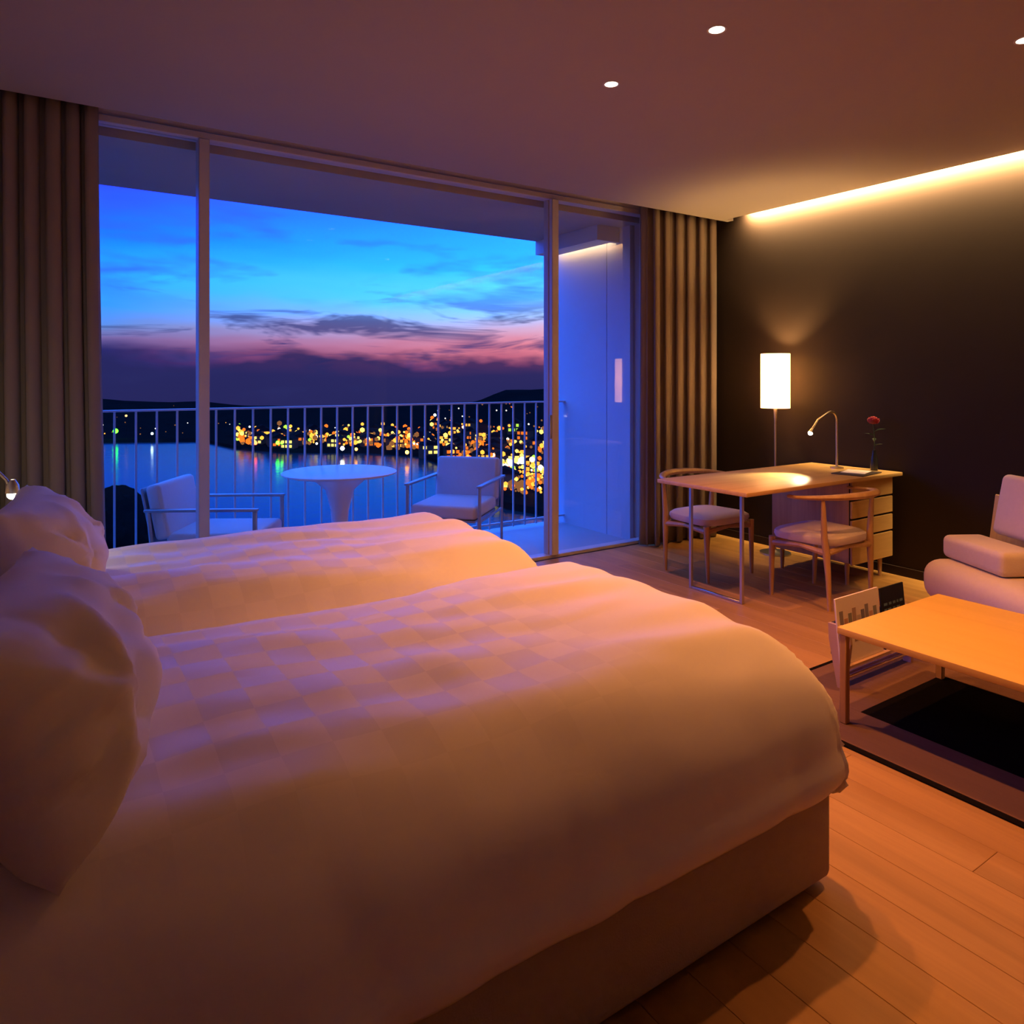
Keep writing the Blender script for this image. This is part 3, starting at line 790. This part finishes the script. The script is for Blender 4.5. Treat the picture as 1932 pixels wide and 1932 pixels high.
magazine('open white magazine with small photographs in the rack', (3.05, 1.785, 0.1072), (0.335, 0.285), mat('magazine_white', (0.80, 0.72, 0.64), 0.5), 0.0, print_photos)
magazine('black magazine with teal print in the rack', (3.335, 1.785, 0.1072), (0.20, 0.275), mat('magazine_black', (0.010, 0.011, 0.014), 0.6, spec=0.15), 0.0, print_lines)

# ------------------------------------------------------------------ sofa (angled lounge seat by the dark wall)
SA = math.radians(-30)
def cushion(name, x0, x1, y0, y1, z0, z1, r, parent, m=M_SOFA, seg=5):
    b = BM(); box(b, x0, x1, y0, y1, z0, z1, r, seg); o = obj(name, b, m, parent); return o
# local frame: +x = depth towards the back, -y = along the seat front towards the camera
sf = thing('sofa', 'cream upholstered lounge sofa with wooden back against the dark wall', 'sofa', (4.27, 2.02, 0), SA)
cushion('seat_base', -0.14, 0.37, -0.98, 0.03, 0.110, 0.345, 0.095, sf)
cushion('seat_cushion', -0.02, 0.215, -0.47, -0.005, 0.347, 0.475, 0.035, sf)
b = BM(); box(b, -0.06, 0.06, -0.235, 0.235, 0, 0.34, 0.035, 5)
b.transform(Matrix.Translation((0.292, -0.285, 0.478)) @ Matrix.Rotation(0.20, 4, 'Y')); obj('back_cushion', b, M_SOFA, sf)
b = BM(); box(b, -0.011, 0.011, -0.60, 0.295, 0, 0.39, 0.004, 1)
b.transform(Matrix.Translation((0.385, -0.135, 0.28)) @ Matrix.Rotation(0.14, 4, 'Y')); obj('back_board', b, M_OAKZ, sf)
for (x, y) in ((-0.10, -0.90), (-0.10, -0.06), (0.30, -0.90), (0.30, -0.06)):
    b = BM(); tube(b, [(x, y, 0.0), (x, y, 0.112)], [0.014, 0.020], 10); obj('leg', b, M_OAKZ, sf)

# ------------------------------------------------------------------ balcony
b = BM(); box(b, -1.6, 4.6, YG + 0.06, 5.58, -0.22, -0.03); struct('balcony_floor', b, M_BFLOOR, 'grey balcony deck')
b = BM(); box(b, -1.6, 4.6, YG + 0.082, 5.56, 2.665, 2.90); struct('balcony_soffit', b, mat('soffit_concrete', (0.52, 0.47, 0.38), 0.8, var=0.05, vscale=2.0), 'white balcony soffit')
b = BM(); box(b, 4.20, 4.5, YG + 0.17, 4.815, -0.03, 2.664); struct('balcony_wall', b, M_BWALL, 'white balcony side wall')
b = BM(); box(b, 4.20, 4.5, 4.823, 5.56, -0.03, 2.664); struct('balcony_wall_panel', b, M_BWALL, 'white balcony side wall panel')
b = BM(); box(b, -1.6, -1.3, YG + 0.06, 5.56, -0.03, 2.664); struct('balcony_wall_far', b, M_BWALL, 'white balcony side wall out of view')
b = BM(); box(b, 3.95, 4.135, 4.70, 5.56, 2.535, 2.664); box(b, 3.95, 4.199, 4.655, 4.6995, 2.535, 2.664); struct('balcony_trim', b, M_BWALL, 'dropped soffit with light slot')
bs = thing('balcony_strip_light', 'warm strip light along the top of the balcony side wall', 'strip light', (4.165, 5.12, 2.63))
b = BM(); box(b, -0.01, 0.01, -0.40, 0.42, 0, 0.012); obj('light_strip', b, emit('balcony_strip', (1.0, 0.68, 0.40), 10.0, False), bs)
light('AREA', 'balcony_beam', (0, 0.01, -0.004), 0.9, (1.0, 0.66, 0.36), bs, shape='RECTANGLE', size=0.02, size_y=0.82)

ra = thing('railing', 'white balcony railing of thin upright bars', 'railing', (0, 5.44, 0))
b = BM(); box(b, -1.3, 4.2, -0.022, 0.022, 1.128, 1.142, 0.002, 1); obj('top_rail', b, M_RAIL, ra)
b = BM(); box(b, -1.3, 4.2, -0.012, 0.012, 0.035, 0.052, 0.002, 1); obj('bottom_rail', b, M_RAIL, ra)
bb = BM(); box(bb, -0.0065, 0.0065, -0.0065, 0.0065, 0.0, 1.128)
bmsh = bpy.data.meshes.new('baluster'); bb.to_mesh(bmsh); bb.free(); bmsh.materials.append(M_RAIL)
x = -1.25
while x < 4.18:
    inst('baluster', bmsh, ra, (x, 0, -0.0)); x += 0.128
for x in (-1.2, 0.8, 2.8, 4.1):
    b = BM(); box(b, x - 0.01, x + 0.01, -0.01, 0.01, -0.03, 0.036); obj('foot', b, M_RAIL, ra, False)

# tulip table
tt = thing('balcony_table', 'round white pedestal table on the balcony', 'table', (1.765, 4.87, -0.03))
b = BM(); lathe(b, [(0.02, 0.700), (0.36, 0.704), (0.395, 0.716), (0.397, 0.724), (0.385, 0.730), (0.001, 0.731)], 0, 0, 48); obj('tabletop', b, M_WPLAST, tt)
b = BM(); lathe(b, [(0.24, 0.0), (0.235, 0.012), (0.12, 0.04), (0.06, 0.10), (0.050, 0.25), (0.062, 0.45), (0.10, 0.60), (0.18, 0.67), (0.24, 0.699)], 0, 0, 40); obj('pedestal', b, M_WPLAST, tt)

def balcony_chair(label, loc, rotz):
    """cushioned steel-frame armchair, faces local +x"""
    t = thing('balcony_armchair', label, 'chair', loc, rotz, 'balcony armchairs')
    b = BM(); box(b, -0.27, 0.29, -0.26, 0.26, 0.335, 0.435, 0.03, 4); obj('seat_cushion', b, M_BCUSH, t)
    b = BM(); box(b, -0.045, 0.045, -0.265, 0.265, 0, 0.34, 0.028, 4)
    b.transform(Matrix.Translation((-0.285, 0, 0.40)) @ Matrix.Rotation(-0.20, 4, 'Y')); obj('back_cushion', b, M_BCUSH, t)
    b = BM(); box(b, -0.008, 0.008, -0.26, 0.26, 0, 0.38, 0.004, 1)
    b.transform(Matrix.Translation((-0.340, 0, 0.34)) @ Matrix.Rotation(-0.20, 4, 'Y')); obj('back_frame', b, M_BMETAL, t)
    b = BM(); box(b, -0.27, 0.29, -0.25, 0.25, 0.318, 0.334); obj('seat_frame', b, M_BMETAL, t, False)
    for s in (-1, 1):
        b = BM(); box(b, 0.265, 0.290, s * 0.285 - 0.011, s * 0.285 + 0.011, 0.0, 0.575, 0.003, 1); obj('leg', b, M_BMETAL, t)
        b = BM(); tube(b, [(-0.33, s * 0.285, 0.0), (-0.335, s * 0.285, 0.32), (-0.36, s * 0.285, 0.575)], 0.012, 8); obj('leg', b, M_BMETAL, t)
        b = BM(); box(b, -0.38, 0.295, s * 0.285 - 0.020, s * 0.285 + 0.020, 0.575, 0.592, 0.003, 1); obj('armrest', b, M_BMETAL, t)
        b = BM(); box(b, -0.33, 0.27, s * 0.285 - 0.008, s * 0.285 + 0.008, 0.318, 0.334, 0.002, 1); obj('side_bar', b, M_BMETAL, t)
    return t
balcony_chair('pale cushioned armchair on the balcony seen from its side, beside the mullion', (1.00, 4.86, -0.03), -0.55)
balcony_chair('pale cushioned armchair on the balcony facing the room, right of the table', (2.71, 4.90, -0.03), math.radians(222))

# ------------------------------------------------------------------ bay, far shore and town
SEA = -45.0
b = BM(); vv = [b.verts.new(p) for p in ((-900, 30, SEA), (1300, 30, SEA), (1300, 880, SEA), (-900, 880, SEA))]; b.faces.new(vv)
sea = obj('bay_water', b, water_mat(), None, False); sea['kind'] = 'structure'; sea['label'] = 'dark blue water of the bay'
def lerp(tab, a):
    if a <= tab[0][0]: return tab[0][1]
    for (a0, v0), (a1, v1) in zip(tab, tab[1:]):
        if a <= a1: return v0 + (v1 - v0) * (a - a0) / (a1 - a0)
    return tab[-1][1]
SHORE = [(-40, 640), (3, 600), (10, 575), (12.5, 500), (16, 470), (22, 455), (26, 430), (28.5, 370), (30.5, 300), (33, 255), (38, 235), (60, 220)]
CREST = [(-40, 24), (-2, 26), (3, 25), (5.5, 21), (9, 19.5), (14, 17), (22, 17), (27, 20), (30, 25), (32.5, 35), (35.5, 38), (40, 36), (60, 40)]
def ground(a, r):
    s = lerp(SHORE, a); c = lerp(CREST, a)
    if r < s: return SEA - 2.0
    k = min(max((r - s - 120) / 190.0, 0), 1); k = k * k * (3 - 2 * k)
    fall = min(max((r - s - 330) / 120.0, 0), 1)
    nz = noise.noise(Vector((a * 0.35, r * 0.012, 4.0)))
    flat = 2.0 + 0.016 * min(r - s, 140)
    return SEA + flat + (c - flat) * k * (1 + 0.10 * nz) - fall * (c + 6) + 0.6 * nz
b = BM()
AA = [-40 + 1.0 * i for i in range(101)]
RRn = 44
rows = []
for a in AA:
    s = lerp(SHORE, a); row = []
    for j in range(RRn + 1):
        r = s - 4 + (j / RRn) * 470
        if j == 1: r = s + 1
        ar = math.radians(a); row.append(b.verts.new((r * math.sin(ar), r * math.cos(ar), ground(a, r))))
    rows.append(row)
for i in range(len(AA) - 1):
    for j in range(RRn): b.faces.new((rows[i][j], rows[i][j + 1], rows[i + 1][j + 1], rows[i + 1][j]))
M_LAND = mat('wooded_land', (0.004, 0.0045, 0.004), 1.0, var=0.4, vscale=0.05, spec=0.0)
o = obj('far_shore', b, M_LAND); o['kind'] = 'structure'; o['label'] = 'dark wooded far shore with low hills'

# houses of the far town with lit windows
M_HOUSE = mat('house_wall', (0.06, 0.035, 0.02), 1.0, var=0.2, vscale=0.3, spec=0.0)
M_ROOF = mat('house_roof', (0.012, 0.008, 0.007), 1.0, spec=0.0)
WIN = [emit('lit_window_amber', (1.0, 0.42, 0.05), 1.5, False), emit('lit_window_orange', (1.0, 0.20, 0.02), 1.1, False), emit('lit_window_yellow', (1.0, 0.75, 0.16), 1.6, False), emit('lit_window_white', (1.0, 0.92, 0.70), 1.5, False), emit('lit_window_green', (0.55, 1.0, 0.08), 1.2, False)]
hb_ = BM(); box(hb_, -4.5, 4.5, -4, 4, -3, 6.0); hm = bpy.data.meshes.new('house_body'); hb_.to_mesh(hm); hb_.free(); hm.materials.append(M_HOUSE)
rb = BM(); pr = [(-5.0, 6.0), (5.0, 6.0), (0, 8.6)]
f = [rb.verts.new((x, -4.4, z)) for x, z in pr]; g = [rb.verts.new((x, 4.4, z)) for x, z in pr]
rb.faces.new(f); rb.faces.new(g[::-1])
for k in range(3): rb.faces.new((f[k], f[(k + 1) % 3], g[(k + 1) % 3], g[k]))
bmesh.ops.recalc_face_normals(rb, faces=rb.faces)
rm = bpy.data.meshes.new('house_roof'); rb.to_mesh(rm); rb.free(); rm.materials.append(M_ROOF)
wms = []
for m in WIN:
    wb = BM(); box(wb, -0.9, 0.9, -0.12, 0.12, 0, 1.7); wm = bpy.data.meshes.new('lit_window'); wb.to_mesh(wm); wb.free(); wm.materials.append(m); wms.append(wm)
R2 = random.Random(21)
def lamp_xy(px, dist): u = (px - 966) / 1345.0; return (dist * (math.sin(YAW) + u * math.cos(YAW)), dist * (math.cos(YAW) - u * math.sin(YAW)))
lamp_spots = [lamp_xy(*q) for q in ((482, 448), (524, 440), (532, 440), (646, 425), (672, 425), (768, 402), (938, 300), (962, 304), (985, 308), (1004, 312))]
placed = []
tries = 0
while len(placed) < 70 and tries < 4000:
    tries += 1
    a = R2.uniform(12.6, 38.5)
    s = lerp(SHORE, a)
    dep = R2.uniform(8, 100) if a < 27 else R2.uniform(25, 190)
    r = s + dep
    ar = math.radians(a); x, y = r * math.sin(ar), r * math.cos(ar)
    if any((x - px) ** 2 + (y - py) ** 2 < 14.0 ** 2 for px, py in placed) or any((x - px) ** 2 + (y - py) ** 2 < 10.5 ** 2 for px, py in lamp_spots): continue
    placed.append((x, y)); z = ground(a, r)
    rz = -math.radians(a) + R2.uniform(-0.5, 0.5)
    sx = R2.uniform(0.7, 1.25)
    wk = R2.choices(range(5), (5, 4, 3, 1, 1 if 14 < a < 24 else 0.2))[0]
    shade_ = ('amber', 'deep orange', 'yellow', 'white', 'green')[wk]
    zone = 'on the quay left of the round table' if a < 19.5 else ('on the quay beyond the round table' if a < 27 else ('on the shore behind the balcony armchair' if a < 32 else 'on the hillside beside the door frame'))
    h = thing('town_house', 'small gabled house with %s windows %s' % (shade_, zone), 'house', (x, y, z), rz, 'houses with %s windows %s' % (shade_, zone))
    hw = inst('wall', hm, h, (0, 0, 0), 0, (sx, 1, 1)); inst('roof', rm, h, (0, 0, 0), 0, (sx, 1, 1))
    for (wx, wz) in ((-2.7, 0.8), (0, 0.8), (2.7, 0.8), (-2.7, 3.6), (0, 3.6), (2.7, 3.6)):
        if R2.random() < 0.72: inst('lit_window', wms[wk], hw, (wx, -4.1, wz))

# harbour lamps, each on a post
def harbour_lamp(px, dist, height, rad, mk, strength, label, col, sample=True):
    a = math.degrees(math.atan((px - 966) / 1345.0)) + 33.5
    ar = math.radians(a); r = dist / math.cos(math.atan((px - 966) / 1345.0))
    z = max(ground(a, r), SEA)
    t = thing('harbour_lamp', label, 'street lamp', (r * math.sin(ar), r * math.cos(ar), z), 0, 'lamps along the far shore')
    b = BM(); tube(b, [(0, 0, -0.5), (0, 0, height)], [0.16, 0.10], 6); obj('post', b, M_ROOF, t)
    b = BM(); sphere(b, (0, 0, height), rad, 2); obj('globe', b, emit(mk, col, strength, sample), t)
harbour_lamp(218, 523, 6.0, 1.8, 'lamp_green', 24.0, 'bright green lamp at the far left shore', (0.03, 1.0, 0.006))
harbour_lamp(287, 520, 6.5, 0.8, 'lamp_white', 34.0, 'small white lamp right of the green one on the far shore', (0.75, 0.95, 1.0))
harbour_lamp(238, 560, 15.0, 0.9, 'lamp_amber_dim', 3.0, 'dim amber lamp on the dark far left hillside', (1.0, 0.5, 0.15), False)
harbour_lamp(482, 448, 6.0, 1.1, 'lamp_red', 20.0, 'reddish lamp at the left end of the lit quay', (1.0, 0.06, 0.015))
harbour_lamp(524, 440, 7.0, 1.2, 'lamp_limegreen', 24.0, 'lime green lamp on the lit quay', (0.045, 1.0, 0.008))
harbour_lamp(532, 440, 7.0, 0.9, 'lamp_limegreen', 24.0, 'second lime green lamp close by on the lit quay', (0.045, 1.0, 0.008))
harbour_lamp(646, 425, 5.0, 1.2, 'lamp_white2', 44.0, 'bright white lamp on the quay behind the round table', (1.0, 0.95, 0.85))
harbour_lamp(672, 425, 4.5, 0.9, 'lamp_gold', 20.0, 'golden lamp on the quay right of the white one', (1.0, 0.30, 0.03))
harbour_lamp(768, 402, 5.0, 1.1, 'lamp_gold', 20.0, 'golden lamp on the quay left of the balcony armchair', (1.0, 0.30, 0.03))
for k, px in enumerate((938, 962, 985, 1004)):
    harbour_lamp(px, 300 + 4 * k, 8.0, 1.25 if k % 2 else 1.6, ('lamp_cool', 'lamp_gold2')[k % 2], 5.0, ('bright cool lamp at the harbour square, leftmost of four', 'yellow lamp at the harbour square, second from left', 'bright cool lamp at the harbour square, third from left', 'yellow lamp at the harbour square, rightmost of four')[k], ((0.75, 1.0, 0.92), (1.0, 0.78, 0.22))[k % 2], False)

# the uncountable glitter of street lights, plus dim balls imitating their glow
b = BM(); cols = [emit('glitter_amber', (1.0, 0.38, 0.04), 2.2, False), emit('glitter_orange', (1.0, 0.17, 0.015), 1.6, False), emit('glitter_yellow', (1.0, 0.70, 0.12), 2.4, False), emit('glitter_white', (1.0, 0.90, 0.75), 2.2, False), emit('glitter_green', (0.45, 1.0, 0.06), 1.6, False), emit('glitter_dim_glow', (0.9, 0.35, 0.12), 0.35, False)]
def glint(a, r, h, rad, mi):
    ar = math.radians(a); c = Vector((r * math.sin(ar), r * math.cos(ar), ground(a, r) + h))
    if any((c.x - px) ** 2 + (c.y - py) ** 2 < (2.5 + rad) ** 2 for px, py in lamp_spots): return
    if any((c.x - px) ** 2 + (c.y - py) ** 2 < (7.9 + rad) ** 2 for px, py in placed): return
    n0 = len(b.faces)
    bmesh.ops.create_icosphere(b, subdivisions=1, radius=rad, matrix=Matrix.Translation(c))
    b.faces.ensure_lookup_table()
    for fc in b.faces[n0:]: fc.material_index = mi
R3 = random.Random(5)
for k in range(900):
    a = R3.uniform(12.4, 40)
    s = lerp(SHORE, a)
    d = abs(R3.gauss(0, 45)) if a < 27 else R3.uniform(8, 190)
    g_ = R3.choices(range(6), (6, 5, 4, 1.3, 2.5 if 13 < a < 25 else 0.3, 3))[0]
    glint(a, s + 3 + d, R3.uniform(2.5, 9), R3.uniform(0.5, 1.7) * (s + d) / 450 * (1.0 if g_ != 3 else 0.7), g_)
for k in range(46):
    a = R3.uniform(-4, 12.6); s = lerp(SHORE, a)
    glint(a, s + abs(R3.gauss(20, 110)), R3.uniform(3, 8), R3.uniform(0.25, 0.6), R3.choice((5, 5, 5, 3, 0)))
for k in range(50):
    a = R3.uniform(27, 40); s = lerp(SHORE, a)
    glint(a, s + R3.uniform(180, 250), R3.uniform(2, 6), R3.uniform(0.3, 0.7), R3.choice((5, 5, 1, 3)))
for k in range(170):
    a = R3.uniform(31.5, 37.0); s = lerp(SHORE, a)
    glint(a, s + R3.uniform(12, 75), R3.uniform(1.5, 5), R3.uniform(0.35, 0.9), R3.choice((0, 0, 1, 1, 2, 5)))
for k in range(26):
    a = 31.8 + 0.2 * k; s = lerp(SHORE, a)
    glint(a, s + 62 + R3.uniform(-6, 6), R3.uniform(4, 7), R3.uniform(0.9, 1.5), R3.choice((2, 3, 3, 2, 4)))
for k in range(320):  # large dim balls stand in for the glow over lit streets
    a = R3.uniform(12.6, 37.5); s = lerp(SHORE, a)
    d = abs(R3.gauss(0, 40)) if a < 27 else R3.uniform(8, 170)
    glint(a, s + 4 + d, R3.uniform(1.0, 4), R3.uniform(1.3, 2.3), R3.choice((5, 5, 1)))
o = obj('town_lights_and_glow', b, cols); o['kind'] = 'stuff'; o['label'] = 'glitter of orange and yellow street lights with dim balls of imitated glow across the bay'; o['category'] = 'lights'

# dark trees on the slope below the balcony
M_LEAFD = mat('night_foliage', (0.003, 0.0035, 0.003), 1.0, var=0.4, vscale=1.0, spec=0.0)
M_BARK = mat('night_bark', (0.006, 0.005, 0.004), 1.0, spec=0.0)
def night_tree(label, loc, rad, hgt, seed):
    t = thing('tree', label, 'tree', loc, 0, 'dark trees below the balcony')
    b = BM(); tube(b, [(0, 0, 0), (0.1, 0, hgt * 0.5), (0, 0.1, hgt)], [0.35, 0.28, 0.15], 8); obj('trunk', b, M_BARK, t)
    b = BM(); q = bmesh.ops.create_icosphere(b, subdivisions=5, radius=1.0)
    for v in q['verts']:
        n1 = noise.noise(v.co * 2.0 + Vector((seed, 0, 0))); n2 = noise.noise(v.co * 8.0 + Vector((0, seed, 0)))
        k = 1 + 0.14 * n1 + 0.07 * n2
        v.co = Vector((v.co.x * rad * k, v.co.y * rad * k, hgt + v.co.z * rad * 1.1 * k))
    obj('crown', b, M_LEAFD, t)
def at_px(px, w, z):
    u = (px - 966) / 1345.0
    return (w * (math.sin(YAW) + u * math.cos(YAW)), w * (math.cos(YAW) - u * math.sin(YAW)), z)
night_tree('big dark round tree below the balcony, behind the left railing', at_px(216, 26, -11.5), 1.75, 6.9, 1.0)
